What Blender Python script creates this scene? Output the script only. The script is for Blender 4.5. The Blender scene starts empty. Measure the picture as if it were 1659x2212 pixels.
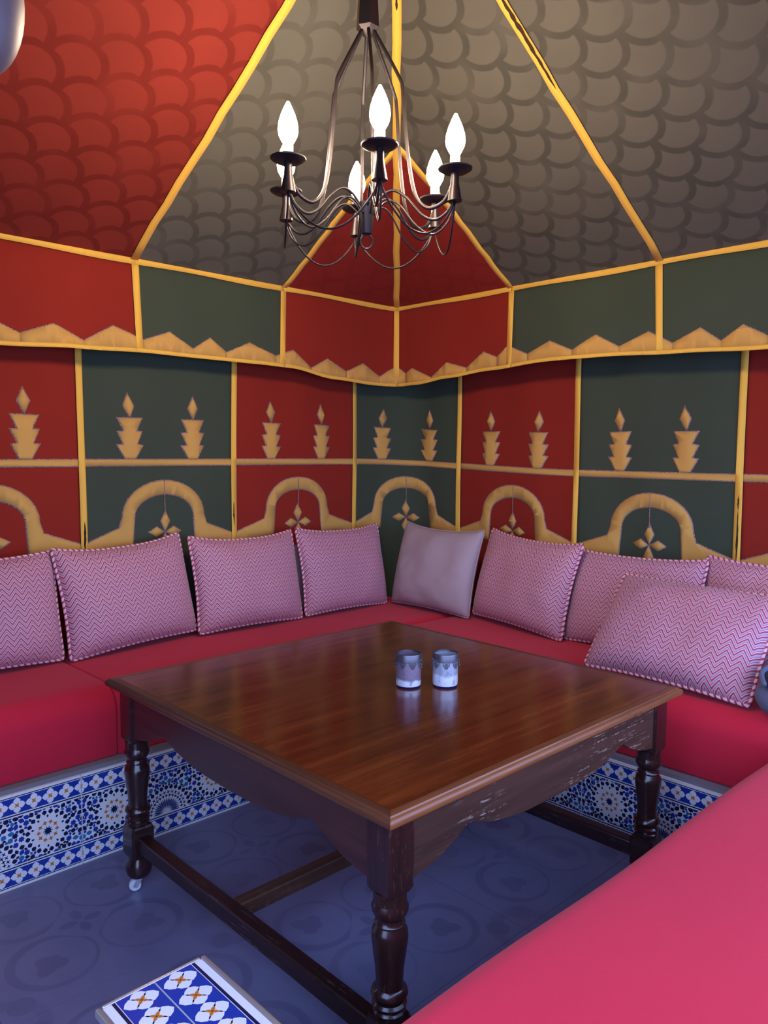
import bpy, bmesh, math, random
from mathutils import Vector, Matrix
from mathutils import noise as mnoise
random.seed(7)
S = bpy.context.scene
COL = S.collection
PI = math.pi

# ---------------------------------------------------------------- camera
YAW, PITCH, ROLL, FPX, CAMH = 0.8049, -0.0789, 0.007, 1673.0, 1.35
F = Vector((math.cos(YAW)*math.cos(PITCH), math.sin(YAW)*math.cos(PITCH), math.sin(PITCH)))
R0 = Vector((math.sin(YAW), -math.cos(YAW), 0)); U0 = R0.cross(F)
R1 = R0*math.cos(ROLL)+U0*math.sin(ROLL); U1 = R1.cross(F)
cam = bpy.data.cameras.new('camera'); camo = bpy.data.objects.new('camera', cam); COL.objects.link(camo)
camo.matrix_world = Matrix(((R1.x, U1.x, -F.x, 0), (R1.y, U1.y, -F.y, 0), (R1.z, U1.z, -F.z, CAMH), (0, 0, 0, 1)))
cam.sensor_fit = 'HORIZONTAL'; cam.sensor_width = 36; cam.lens = 36*FPX/1659; cam.clip_start = 0.02
S.camera = camo
# ---------------------------------------------------------------- world, daylight, exposure
SKY = (0.37, 0.51, 1.0); SKY_STRENGTH = 6.5
BULB = (1.0, 0.74, 0.50); BULB_STRENGTH = 295.0
w = bpy.data.worlds.new('world'); S.world = w; w.use_nodes = True
bg = w.node_tree.nodes['Background']; bg.inputs[0].default_value = (*SKY, 1); bg.inputs[1].default_value = SKY_STRENGTH
def portal(name, loc, rot, sx, sy):
    pl = bpy.data.lights.new(name, 'AREA'); pl.shape = 'RECTANGLE'; pl.size = sx; pl.size_y = sy; pl.cycles.is_portal = True
    o = bpy.data.objects.new(name, pl); COL.objects.link(o); o.location = loc; o.rotation_euler = rot
portal('open_side_portal', (1.45, -.24, 1.15), (-PI/2, 0, PI), 3.2, 1.25)      # the open side of the tent above the near bench
portal('doorway_portal', (-.16, .47, .9), (PI/2, 0, -PI/2), 1.36, 1.8)          # the doorway beside it
vs = S.view_settings
vs.view_transform = 'Standard'; vs.look = 'None'; vs.gamma = 1; vs.use_curve_mapping = False; vs.exposure = 0.0

# ---------------------------------------------------------------- node helpers
class X:
    """a socket with arithmetic"""
    def __init__(s, nt, k): s.nt = nt; s.k = k
    def m(s, op, *o, clamp=False):
        n = s.nt.nodes.new('ShaderNodeMath'); n.operation = op; n.use_clamp = clamp
        for i, a in enumerate((s,)+o):
            if isinstance(a, X): s.nt.links.new(a.k, n.inputs[i])
            else: n.inputs[i].default_value = a
        return X(s.nt, n.outputs[0])
    def __add__(s, o): return s.m('ADD', o)
    def __sub__(s, o): return s.m('SUBTRACT', o)
    def __mul__(s, o): return s.m('MULTIPLY', o)
    def __truediv__(s, o): return s.m('DIVIDE', o)
    def frac(s): return s.m('FRACT')
    def abs(s): return s.m('ABSOLUTE')
    def lt(s, o): return s.m('LESS_THAN', o)
    def gt(s, o): return s.m('GREATER_THAN', o)
    def max(s, o): return s.m('MAXIMUM', o)
    def min(s, o): return s.m('MINIMUM', o)
    def sqrt(s): return s.m('SQRT')
    def soft(s, a, b):
        n = s.nt.nodes.new('ShaderNodeMapRange'); n.interpolation_type = 'SMOOTHSTEP'
        s.nt.links.new(s.k, n.inputs[0]); n.inputs[1].default_value = a; n.inputs[2].default_value = b
        n.inputs[3].default_value = 0; n.inputs[4].default_value = 1
        return X(s.nt, n.outputs[0])
class M:
    """a principled material under construction"""
    def __init__(s, name, col=(.5, .5, .5), rough=.7, metal=0, spec=.5):
        s.mat = bpy.data.materials.new(name); s.mat.use_nodes = True; s.nt = s.mat.node_tree
        s.b = s.nt.nodes['Principled BSDF']
        s.b.inputs['Base Color'].default_value = (*col, 1); s.b.inputs['Roughness'].default_value = rough
        s.b.inputs['Metallic'].default_value = metal; s.b.inputs['Specular IOR Level'].default_value = spec
    def node(s, t, **kw):
        n = s.nt.nodes.new(t)
        for k, v in kw.items(): setattr(n, k, v)
        return n
    def link(s, a, b): s.nt.links.new(a.k if isinstance(a, X) else a, b)
    def coord(s, kind='Object', scale=(1, 1, 1), rot=(0, 0, 0)):
        mp = s.node('ShaderNodeMapping'); mp.inputs['Scale'].default_value = scale; mp.inputs['Rotation'].default_value = rot
        if kind == 'World': s.link(s.node('ShaderNodeNewGeometry').outputs['Position'], mp.inputs[0])
        else: s.link(s.node('ShaderNodeTexCoord').outputs[kind], mp.inputs[0])
        return mp.outputs[0]
    def xyz(s, v):
        n = s.node('ShaderNodeSeparateXYZ'); s.link(v, n.inputs[0]); return [X(s.nt, o) for o in n.outputs]
    def noise(s, v, scale=5, detail=3, rough=.5):
        n = s.node('ShaderNodeTexNoise'); s.link(v, n.inputs['Vector']); n.inputs['Scale'].default_value = scale
        n.inputs['Detail'].default_value = detail; n.inputs['Roughness'].default_value = rough
        return X(s.nt, n.outputs[0])
    def ramp(s, f, stops, const=False):
        n = s.node('ShaderNodeValToRGB'); s.link(f, n.inputs[0]); e = n.color_ramp.elements
        if const: n.color_ramp.interpolation = 'CONSTANT'
        while len(e) < len(stops): e.new(.5)
        for i, (p, c) in enumerate(stops): e[i].position = p; e[i].color = (*c, 1)
        return n.outputs[0]
    def mix(s, f, a, b, mode='MIX'):
        n = s.node('ShaderNodeMix'); n.data_type = 'RGBA'; n.blend_type = mode
        for k, v in ((0, f), (6, a), (7, b)):
            if isinstance(v, tuple): n.inputs[k].default_value = (*v, 1)
            elif isinstance(v, (int, float)): n.inputs[k].default_value = v
            else: s.link(v, n.inputs[k])
        return n.outputs[2]
    def base(s, c): s.link(c, s.b.inputs['Base Color'])
    def bump(s, h, strength=.3, dist=.002):
        n = s.node('ShaderNodeBump'); n.inputs['Strength'].default_value = strength; n.inputs['Distance'].default_value = dist
        s.link(h, n.inputs['Height']); s.link(n.outputs[0], s.b.inputs['Normal'])

def sc(c, k): return tuple(min(1, x*k) for x in c)
def cloth(name, col, var=.12, rough=.85, weave=900, kind='World'):
    m = M(name, col, rough, spec=.25); v = m.coord(kind)
    n = m.noise(v, 3.2, 4); f = m.noise(v, weave, 1)
    c = m.mix(n, sc(col, 1-var), sc(col, 1+var)); c = m.mix(f*.35, c, sc(col, .72)); m.base(c)
    m.bump(f+m.noise(v, 14, 3)*2.0, .25, .002)
    m.b.inputs['Sheen Weight'].default_value = .08
    return m.mat
RED = (.25, .0165, .0065); GREEN = (.046, .064, .038); TAN = (.60, .345, .082); YEL = (.84, .50, .070)
m_red = cloth('red_tent_canvas', RED); m_green = cloth('green_tent_canvas', GREEN)
m_tan = cloth('tan_applique_cotton', TAN, .1); m_yel = cloth('yellow_ribbon', YEL, .06, .7)
m_back = cloth('outer_canvas', (.10, .06, .05))
m_seat = cloth('red_seat_fabric', (.58, .016, .043), .08, .9, 700)
m_grey = cloth('lilac_grey_satin', (.40, .32, .35), .06, .45, 1200, 'Object')
def scaled(name, col, dark, rot):
    """canvas with the fish-scale print of the outer tent layer showing through"""
    m = M(name, col, .85, spec=.2)
    u, v, _ = m.xyz(m.coord('UV', (5.6, 5.6, 1), (0, 0, rot)))
    def arc(u, v):
        a = (u.frac()-.5); b = v.frac()
        d = ((a*a+b*b).sqrt()-.47).abs()
        return (d.soft(.085, .05))*(b.lt(.5))
    k = arc(u, v).max(arc(u+.5, v+.5))
    w = m.coord('World'); n = m.noise(w, 2.2, 4); f = m.noise(w, 800, 1)
    c = m.mix(n, sc(col, .85), sc(col, 1.18)); c = m.mix(f*.3, c, sc(col, .72))
    m.base(m.mix(k*(m.noise(w, 5, 2).soft(.3, .6)*.5+.35), c, dark)); m.bump(f, .2, .002)
    return m.mat
m_redL = scaled('red_canvas_scale_print', (.20, .025, .016), (.125, .012, .008), .3)
m_grnL = scaled('green_canvas_scale_print', (.105, .104, .084), (.064, .063, .050), .3)
m_redR = scaled('red_canvas_faint_print', (.23, .020, .015), (.20, .016, .012), PI+.3)
m_grnR = scaled('green_canvas_scale_print_right', (.100, .096, .076), (.050, .049, .039), PI+.3)
def stitch_mat():
    m = M('zigzag_stitching', (.2, .1, .08), .8); n = m.noise(m.coord('World'), 420, 1)
    m.base(m.ramp(n, [(.40, (.06, .025, .03)), (.55, (.42, .27, .26))])); return m.mat
m_st = stitch_mat()
m_tear = cloth('torn_dark_lining', (.035, .016, .008), .3)
m_iron = M('dark_wrought_iron', (.035, .030, .034), .42, .75).mat
def emis(name, col, s):
    m = M(name); m.nt.nodes.remove(m.b); e = m.node('ShaderNodeEmission'); e.inputs[0].default_value = (*col, 1); e.inputs[1].default_value = s
    m.link(e.outputs[0], m.nt.nodes['Material Output'].inputs[0]); return m.mat
m_bulb = emis('lit_bulb', BULB, BULB_STRENGTH)
m_sleeve = M('ivory_candle_sleeve', (.75, .68, .55), .5).mat
def wood(name, a, b, c, rough, axis, coat=0., wear=None, kind='Object'):
    sx = [10, 10, 10]; sx[axis] = .55
    m = M(name, b, rough); v = m.coord(kind, tuple(sx))
    n = m.noise(v, 3.0, 7, .62); g = m.noise(v, 22, 3)
    col = m.ramp(n, [(.28, a), (.52, b), (.75, c)]); col = m.mix(g*.5, col, sc(a, .7))
    wv = m.coord(kind)
    if wear:
        k = m.noise(v, 17, 4, .7).soft(.55, .62)*(m.noise(wv, 70, 3).soft(.42, .55))*(m.noise(wv, 4, 2).soft(.36, .6)); col = m.mix(k*.75, col, wear)
    m.base(col); r = m.noise(v, 6, 3)*.12+(rough-.06); m.link(r, m.b.inputs['Roughness'])
    m.b.inputs['Specular IOR Level'].default_value = .5 if rough < .4 else .25
    m.bump(g, .12, .001); m.b.inputs['Coat Weight'].default_value = coat; m.b.inputs['Coat Roughness'].default_value = .12
    return m.mat
m_top = wood('polished_mahogany_top', (.080, .014, .004), (.185, .036, .008), (.30, .078, .015), .19, 0, .1)
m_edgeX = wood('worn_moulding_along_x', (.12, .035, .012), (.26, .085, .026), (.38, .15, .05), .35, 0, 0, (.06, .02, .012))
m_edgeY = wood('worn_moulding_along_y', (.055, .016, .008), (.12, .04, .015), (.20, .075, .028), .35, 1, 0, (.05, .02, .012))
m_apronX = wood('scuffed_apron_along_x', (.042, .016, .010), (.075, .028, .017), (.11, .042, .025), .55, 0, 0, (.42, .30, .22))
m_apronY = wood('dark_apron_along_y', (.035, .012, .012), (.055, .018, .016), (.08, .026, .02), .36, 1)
m_leg = wood('dark_turned_leg', (.022, .008, .007), (.034, .011, .010), (.05, .016, .012), .22, 2, .3, (.09, .035, .02))
m_str = wood('dark_stretcher', (.022, .009, .009), (.034, .012, .011), (.05, .018, .014), .34, 1, 0, (.16, .09, .06))
m_strX = wood('worn_stretcher', (.05, .02, .012), (.09, .038, .02), (.15, .07, .04), .4, 0, 0, (.2, .12, .08))
m_caster = M('pale_caster_plastic', (.62, .66, .70), .3).mat
m_zinc = M('zinc_fitting', (.6, .6, .62), .35, .9).mat
m_plinth = cloth('grey_cement', (.20, .195, .215), .15, .8, 90)
tp = lambda n, c, r=.16: M(n, c, r).mat
m_white = tp('white_glaze', (.78, .78, .76)); m_blue = tp('cobalt_glaze', (.012, .040, .30)); m_navy = tp('navy_glaze', (.008, .010, .055))
m_orange = tp('ochre_glaze', (.55, .17, .025)); m_teal = tp('turquoise_glaze', (.02, .16, .36)); m_grout = tp('grout', (.5, .5, .5), .8)
TILE = [m_white, m_blue, m_navy, m_orange, m_teal]

def floor_mat():
    m = M('printed_cement_floor', (.2, .2, .25), .42); w = m.coord('World'); x, y, _ = m.xyz(w)
    n = m.noise(w, 9, 3)
    def cell(x, y, P, ox, oy):
        a = ((x-ox)/P).frac()-.5; b = ((y-oy)/P).frac()-.5; return a*P, b*P
    k = None
    def add(f):
        nonlocal k; k = f if k is None else k.max(f)
    a, b = cell(x, y, .60, .55, .029)
    pa, pb = a.abs(), b.abs()
    d = (((pa-.125)*(pa-.125))+((pb-.125)*(pb-.125))).sqrt()
    d2 = (((pa-.117)*(pa-.117))+((pb-.128)*(pb-.128))).sqrt()
    add(d.soft(.120, .114)*d2.soft(.096, .103)*((pa+pb).gt(.10)))             # four scroll crescents
    lx = (pa-.14)-(pb-.14); ly = (pa-.14)+(pb-.14)
    leaf = ((lx*lx)/.0012+(ly*ly)/.0042); add(leaf.soft(1.15, .85))       # leaf inside each ring
    lf2 = ((lx.abs()-.035)*(lx.abs()-.035)/.0007+((ly+.02)*(ly+.02))/.0009); add(lf2.soft(1.2, .8))
    ce = (pa-.035)*(pa-.035)/.0007+(pb*pb)/.00022; add(ce.soft(1.2, .8))
    ce2 = (pb-.035)*(pb-.035)/.0007+(pa*pa)/.00022; add(ce2.soft(1.2, .8))
    a2, b2 = cell(x, y, .60, .25, .329); qa, qb = a2.abs(), b2.abs()
    dd = (a2*a2+b2*b2).sqrt(); add((dd-.085).abs().soft(.022, .012)*.6)
    pt = (qa-.055)*(qa-.055)/.0011+(qb-.055)*(qb-.055)/.0011; add(pt.soft(1.2, .8))
    mask = m.noise(w, 3.5, 3).soft(.32, .62)
    base = m.mix(n, (.155, .160, .270), (.210, .215, .345))
    m.base(m.mix(k*(mask*.30+.15), base, (.085, .088, .17))); m.bump(m.noise(w, 60, 3), .08, .001)
    return m.mat
m_floor = floor_mat()
def chevron():
    m = M('chevron_cushion_weave', (.5, .3, .38), .62, spec=.3)
    u, v, _ = m.xyz(m.coord('UV'))
    z = (u/.046).frac()-.5
    t = ((v+z.abs()*.058)/.0205).frac()
    c = m.ramp(t, [(0, (.33, .016, .050)), (.26, (.68, .38, .43)), (.50, (.12, .055, .09)), (.60, (.46, .29, .36)), (.90, (.46, .29, .36))], True)
    m.base(c); m.bump(t, .15, .001); m.b.inputs['Sheen Weight'].default_value = .15
    return m.mat
m_chev = chevron()
def rope():
    m = M('striped_cord_piping', (.5, .3, .38), .7); u, v, _ = m.xyz(m.coord('UV'))
    t = (u/.022+v).frac(); m.base(m.ramp(t, [(0, (.34, .03, .07)), (.38, (.68, .42, .46))], True)); m.bump((t-.5).abs(), .6, .003); return m.mat
m_rope = rope()

# ---------------------------------------------------------------- object helpers
def link(name, data, parent=None):
    o = bpy.data.objects.new(name, data); COL.objects.link(o)
    if parent is not None: o.parent = parent
    return o
def tag(o, label, cat=None, group=None, kind=None):
    if label: o['label'] = label
    if cat: o['category'] = cat
    if group: o['group'] = group
    if kind: o['kind'] = kind
    return o
def thing(name, label, cat, loc=(0, 0, 0), rz=0, group=None):
    o = link(name, None); o.location = loc; o.rotation_euler = (0, 0, rz); o.empty_display_size = .05
    return tag(o, label, cat, group)
def obj(name, bm, mats, parent=None, smooth=False, bevel=0, seg=2, solid=0):
    me = bpy.data.meshes.new(name); bm.normal_update(); bm.to_mesh(me); bm.free()
    for m in (mats if isinstance(mats, (list, tuple)) else [mats]): me.materials.append(m)
    if smooth is True: me.shade_smooth()
    elif smooth: me.shade_smooth(); me.set_sharp_from_angle(angle=smooth)
    o = link(name, me, parent)
    if solid:
        md = o.modifiers.new('cloth', 'SOLIDIFY'); md.thickness = solid; md.offset = 0
    if bevel:
        md = o.modifiers.new('edges', 'BEVEL'); md.width = bevel; md.segments = seg; md.limit_method = 'ANGLE'
        me.shade_smooth(); me.set_sharp_from_angle(angle=.6)
    return o
def box(bm, a, b, mi=0):
    vs_ = [bm.verts.new((x, y, z)) for x in (a[0], b[0]) for y in (a[1], b[1]) for z in (a[2], b[2])]
    for q in ((0, 1, 3, 2), (4, 6, 7, 5), (0, 4, 5, 1), (2, 3, 7, 6), (0, 2, 6, 4), (1, 5, 7, 3)):
        bm.faces.new([vs_[i] for i in q]).material_index = mi
def lathe(bm, prof, n=24, c=(0, 0, 0), mi=0, cap=True, mat=None):
    rings = []
    for r, z in prof:
        ring = []
        for i in range(n):
            p = Vector((r*math.cos(2*PI*i/n), r*math.sin(2*PI*i/n), z))
            if mat: p = mat @ p
            ring.append(bm.verts.new(p+Vector(c)))
        rings.append(ring)
    for a, b in zip(rings, rings[1:]):
        for i in range(n): bm.faces.new((a[i], a[(i+1) % n], b[(i+1) % n], b[i])).material_index = mi
    if cap:
        bm.faces.new(rings[0][::-1]).material_index = mi; bm.faces.new(rings[-1]).material_index = mi
def spline(pts, n=8, closed=False):
    P = [Vector(p) for p in pts]; out = []; N = len(P)
    for i in range(N if closed else N-1):
        g = (lambda k: P[k % N]) if closed else (lambda k: P[max(0, min(N-1, k))])
        a, b, c, d = g(i-1), g(i), g(i+1), g(i+2)
        for j in range(n):
            t = j/n; out.append(.5*((2*b)+(c-a)*t+(2*a-5*b+4*c-d)*t*t+(3*b-3*c+d-a)*t*t*t))
    if not closed: out.append(P[-1])
    return out
def tube(bm, pts, r, n=8, closed=False, uv=False):
    P = [Vector(p) for p in pts]; N = len(P); rings = []; up = Vector((0.13, .21, 1)).normalized(); L = 0; Ls = []
    lay = bm.loops.layers.uv.verify() if uv else None
    for i in range(N):
        t = (P[(i+1) % N]-P[i-1]) if closed else (P[min(i+1, N-1)]-P[max(i-1, 0)])
        t.normalize(); s = t.cross(up)
        if s.length < 1e-3: s = t.cross(Vector((1, 0, 0)))
        s.normalize(); up2 = s.cross(t); up = up2
        rr = r[i] if isinstance(r, (list, tuple)) else r
        rings.append([bm.verts.new(P[i]+rr*(s*math.cos(2*PI*k/n)+up2*math.sin(2*PI*k/n))) for k in range(n)])
        if i: L += (P[i]-P[i-1]).length
        Ls.append(L)
    for i in range(N if closed else N-1):
        a, b = rings[i], rings[(i+1) % N]; la, lb = Ls[i], (Ls[i+1] if i+1 < N else L+(P[0]-P[-1]).length)
        for k in range(n):
            f = bm.faces.new((a[k], a[(k+1) % n], b[(k+1) % n], b[k]))
            if uv:
                for lp, q in zip(f.loops, ((la, k/n), (la, (k+1)/n), (lb, (k+1)/n), (lb, k/n))): lp[lay].uv = q
    if not closed: bm.faces.new(rings[0][::-1]); bm.faces.new(rings[-1])
def prism(bm, pts, a, b, axis=1, mi=0):
    """polygon in the plane across axis, extruded from a to b"""
    def mk(p, t):
        q = [0, 0, 0]; o = [i for i in range(3) if i != axis]; q[o[0]], q[o[1]] = p; q[axis] = t; return bm.verts.new(q)
    A = [mk(p, a) for p in pts]; B = [mk(p, b) for p in pts]; n = len(pts)
    for i in range(n): bm.faces.new((A[i], A[(i+1) % n], B[(i+1) % n], B[i])).material_index = mi
    for f in (A[::-1], B):
        bm.faces.new(f).material_index = mi
    bm.normal_update(); bmesh.ops.triangulate(bm, faces=[f for f in bm.faces if len(f.verts) > 4])
    bmesh.ops.recalc_face_normals(bm, faces=bm.faces)
def grid(bm, fn, nu, nv, uvfn=None, mi=0):
    lay = bm.loops.layers.uv.verify() if uvfn else None
    V = [[bm.verts.new(fn(i/nu, j/nv)) for j in range(nv+1)] for i in range(nu+1)]
    for i in range(nu):
        for j in range(nv):
            f = bm.faces.new((V[i][j], V[i+1][j], V[i+1][j+1], V[i][j+1])); f.material_index = mi
            if uvfn:
                for lp, q in zip(f.loops, ((i, j), (i+1, j), (i+1, j+1), (i, j+1))): lp[lay].uv = uvfn(q[0]/nu, q[1]/nv)
def offset_poly(p, d):
    n = len(p); A = sum(p[i][0]*p[(i+1) % n][1]-p[(i+1) % n][0]*p[i][1] for i in range(n)); s = 1 if A > 0 else -1; out = []
    for i in range(n):
        a, b, c = Vector(p[i-1]), Vector(p[i]), Vector(p[(i+1) % n])
        e1 = (b-a).normalized(); e2 = (c-b).normalized()
        n1 = Vector((e1.y, -e1.x))*s; n2 = Vector((e2.y, -e2.x))*s
        k = max(.35, 1+n1.dot(n2)); out.append(tuple(b+(n1+n2)*(d/k)))
    return out

# ================================================================ THE ROOM
XW, YW, RW = 3.14, 3.10, .22              # wall corner and its soft radius
X0, Y0 = -.10, -.20                       # entrance side, near side
def path(u, XC, YC, r):
    q = r*PI/4
    if u < -q: return Vector((XC-r+(u+q), YC)), Vector((0, -1))
    if u > q: return Vector((XC, YC-r-(u-q))), Vector((-1, 0))
    a = PI/2-(u+q)/r
    return Vector((XC-r+r*math.cos(a), YC-r+r*math.sin(a))), Vector((-math.cos(a), -math.sin(a)))
def zoff(u):
    t = min(1, max(0, (u+.45)/1.6)); return -.04*t*t*(3-2*t)
def wallmap(u, z, off=0):
    p, n = path(u, XW, YW, RW)
    d = off+.005*math.sin(u*8.5+.7)+.0035*math.sin(u*21+z*2.2)+.003*math.sin(z*6+u*3)
    return Vector((p.x+n.x*d, p.y+n.y*d, z+zoff(u)))
def mapped(name, polys, mats, fmap, parent, du=.05, dz=.12, solid=.0016):
    """polys: (points in (u,z), offset, material index)"""
    bm = bmesh.new()
    for pts, off, mi in polys:
        f = bm.faces.new([bm.verts.new((u, z, off)) for u, z in pts]); f.material_index = mi
    bm.normal_update(); bmesh.ops.triangulate(bm, faces=bm.faces[:])
    us = [v.co.x for v in bm.verts]; zs = [v.co.y for v in bm.verts]
    k = math.floor(min(us)/du)+1
    while k*du < max(us):
        bmesh.ops.bisect_plane(bm, geom=bm.verts[:]+bm.edges[:]+bm.faces[:], plane_co=(k*du, 0, 0), plane_no=(1, 0, 0)); k += 1
    k = math.floor(min(zs)/dz)+1
    while k*dz < max(zs):
        bmesh.ops.bisect_plane(bm, geom=bm.verts[:]+bm.edges[:]+bm.faces[:], plane_co=(0, k*dz, 0), plane_no=(0, 1, 0)); k += 1
    for v in bm.verts: v.co = fmap(v.co.x, v.co.y, v.co.z)
    bm.normal_update()
    return obj(name, bm, mats, parent, smooth=.9, solid=solid)
def stitched(name, pts, parent, fmap=wallmap, off=.004, extra=(), st=.0045, mat=None):
    return mapped(name, [(offset_poly(pts, st), off-.0022, 1), (pts, off, 0)]+list(extra), [mat or m_tan, m_st], fmap, parent)

# floor ---------------------------------------------------------
bm = bmesh.new(); box(bm, (-.9, Y0-.1, -.08), (XW+.12, YW+.12, -.004))
floor = tag(obj('floor', bm, m_grout), 'blue grey printed cement tile floor', kind='structure')
FX = [-.65+.6*i for i in range(8)]; FY = [.029+.6*i for i in range(7)]
for i, x in enumerate([-1.25]+FX):
    for j, y in enumerate([-.571]+FY):
        a = max(x, -.9); b = min(x+.6, XW+.1); c = max(y, Y0-.1); d = min(y+.6, YW+.1)
        if b-a < .05 or d-c < .05: continue
        bm = bmesh.new(); box(bm, (a+.0008, c+.0008, -.004), (b-.0008, d-.0008, 0)); obj('floor_tile', bm, m_floor, floor)
bm = bmesh.new(); box(bm, (-9, -9, -.12), (9, Y0-.1, -.02)); box(bm, (-9, Y0-.1, -.12), (-.9, 9, -.02))
tag(obj('ground', bm, cloth('pale_paving', (.42, .41, .40), .1, .8, 60)), 'pale paved ground outside the tent entrance', kind='structure')

# walls ---------------------------------------------------------
def wall_shell(name, label, pts):
    bm = bmesh.new(); n = len(pts)
    inn = [(bm.verts.new((x, y, 0)), bm.verts.new((x, y, 2.25))) for x, y, _, _ in pts]
    out = [(bm.verts.new((x-nx*.04, y-ny*.04, 0)), bm.verts.new((x-nx*.04, y-ny*.04, 2.25))) for x, y, nx, ny in pts]
    for i in range(n-1):
        bm.faces.new((inn[i][0], inn[i+1][0], inn[i+1][1], inn[i][1])); bm.faces.new((out[i+1][0], out[i][0], out[i][1], out[i+1][1]))
        bm.faces.new((inn[i][1], inn[i+1][1], out[i+1][1], out[i][1]))
    bmesh.ops.recalc_face_normals(bm, faces=bm.faces)
    return tag(obj(name, bm, m_back), label, kind='structure')
def wpts(u0, u1, n, back=.03):
    r = []
    for i in range(n+1):
        p, nn = path(u0+(u1-u0)*i/n, XW, YW, RW); r.append((p.x-nn.x*back, p.y-nn.y*back, nn.x, nn.y))
    return r
wall_left = wall_shell('wall_left', 'left tent wall of red and green canvas panels', wpts(-3.14, -.339, 40))
wall_corner = wall_shell('wall_corner', 'rounded green corner panel of the tent wall', wpts(-.339, .361, 24))
wall_right = wall_shell('wall_right', 'right tent wall of red and green canvas panels', wpts(.361, 3.25, 40))
bm = bmesh.new(); box(bm, (.25, Y0-.05, 0), (XW+.07, Y0, .60))
wall_near = tag(obj('wall_near', bm, m_back), 'low wall behind the near bench on the open side of the tent', kind='structure')
bm = bmesh.new(); box(bm, (X0-.1, Y0-.02, 1.76), (XW+.07, Y0-.016, 2.12))
tag(obj('trim_1', bm, m_back), 'canvas valance along the open side of the tent', kind='structure')
wall_entrance = wall_shell('wall_entrance', 'canvas wall beside the tent doorway', [(X0-.04, 1.15, 1, 0), (X0-.04, YW+.02, 1, 0)])
EDGES = [-3.14, -2.53, -1.805, -1.088, -.339, .361, 1.076, 1.819, 2.55, 3.25]
COLS = 'grgrgrgrg'
def candle(u, s, name_par):
    z0 = 1.309
    k = s
    t = [(-.020, 0), (-.052, .056), (-.026, .058), (-.052, .112), (-.024, .114), (-.050, .168), (.050, .168), (.024, .114), (.052, .112), (.026, .058), (.052, .056), (.020, 0)]
    j = lambda: random.uniform(-.002, .002)
    stitched('candle_applique', [(u+a*k+j(), z0+b+j()) for a, b in t][::-1], name_par)
    lean = random.uniform(-.006, .006)
    f = [(u, z0+.176), (u+.022*k+lean, z0+.222), (u+lean*1.6, z0+.268), (u-.022*k+lean, z0+.222)]
    stitched('flame_applique', f, name_par)
def arch(c, a, b, par):
    """scalloped arch between the ribbons at a and b"""
    r, w, spring, top = .190, .050, 1.062, 1.214
    def arc(rr, zt):
        return [(c-rr*math.cos(PI*i/18), spring+(zt-spring)*math.sin(PI*i/18)) for i in range(19)]
    outer = [(a, .958), (c-r-.014, 1.016)]+arc(r, top)+[(c+r+.014, 1.016), (b, .958)]
    inner = [(a, .902), (c-r+w-.010, .930)]+arc(r-w, top-.058)+[(c+r-w+.010, .930), (b, .902)]
    pts = inner+outer[::-1]
    ex = [([(c-.002, top-.15), (c+.002, top-.15), (c+.002, top), (c-.002, top)], .0052, 1)]
    stitched('arch_applique', pts, par, extra=ex)
    fz = .990
    for q in range(4):
        an = PI/2*q+random.uniform(-.05, .05); ca, sa = math.cos(an), math.sin(an); L = .088 if q % 2 else .076
        d = [(.006, 0), (L*.55, -.021), (L, 0), (L*.55, .021)]
        stitched('petal_applique', [(c+x*ca-y*sa, fz+x*sa+y*ca) for x, y in d], par, st=.0035)
for i, ch in enumerate(COLS):
    a, b = EDGES[i], EDGES[i+1]; wl = wall_left if i < 4 else wall_corner if i == 4 else wall_right
    bm = bmesh.new(); grid(bm, lambda s, t: wallmap(a+(b-a)*s, .32+1.9*t), 24, 16)
    p = obj('canvas_panel', bm, m_red if ch == 'r' else m_green, wl, smooth=True, solid=.002)
    tag(p, ('red' if ch == 'r' else 'green')+' canvas panel with tan candle and arch applique')
    if 0 < i < 8:
        mapped('rail_applique', [([(a, 1.276), (b, 1.276), (b, 1.309), (a, 1.309)], .003, 1), ([(a, 1.280), (b, 1.280), (b, 1.305), (a, 1.305)], .0048, 0)], [m_tan, m_st], wallmap, p)
        for fr in (.29, .70): candle(a+(b-a)*fr, 1.0, p)
        arch((a+b)/2, a, b, p)
def ragged(u, z0, z1, w, n=9):
    L = []; Rr = []
    for i in range(n+1):
        z = z0+(z1-z0)*i/n; k = math.sin(PI*min(1, max(0, i/n)))**.6
        L.append((u-w*k*random.uniform(.3, 1), z)); Rr.append((u+w*k*random.uniform(.3, 1), z))
    L[0] = (u, z0-.004); L[-1] = (u, z1+.006)
    return L+Rr[1:-1][::-1]
for i, u in enumerate(EDGES[1:-1]):
    wl = wall_left if u < .3 else wall_right
    d = .006*math.sin(i*2.1)
    r = mapped('seam_ribbon', [([(u-.014+d, .40), (u+.014+d, .40), (u+.014-d*.3, 1.3), (u+.014-d, 2.2), (u-.014-d, 2.2), (u-.014-d*.3, 1.3)], .0085, 0)], [m_yel], wallmap, wl)
    tears = {1: [(.93, 1.05, .006)], 2: [(1.0, 1.10, .005)], 6: [(.955, 1.16, .007), (1.17, 1.22, .004)]}.get(i, [])
    for z0, z1, tw in tears: mapped('torn_patch', [(ragged(u+d*.6, z0, z1, tw), .0102, 0)], [m_tear], wallmap, r)

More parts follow.
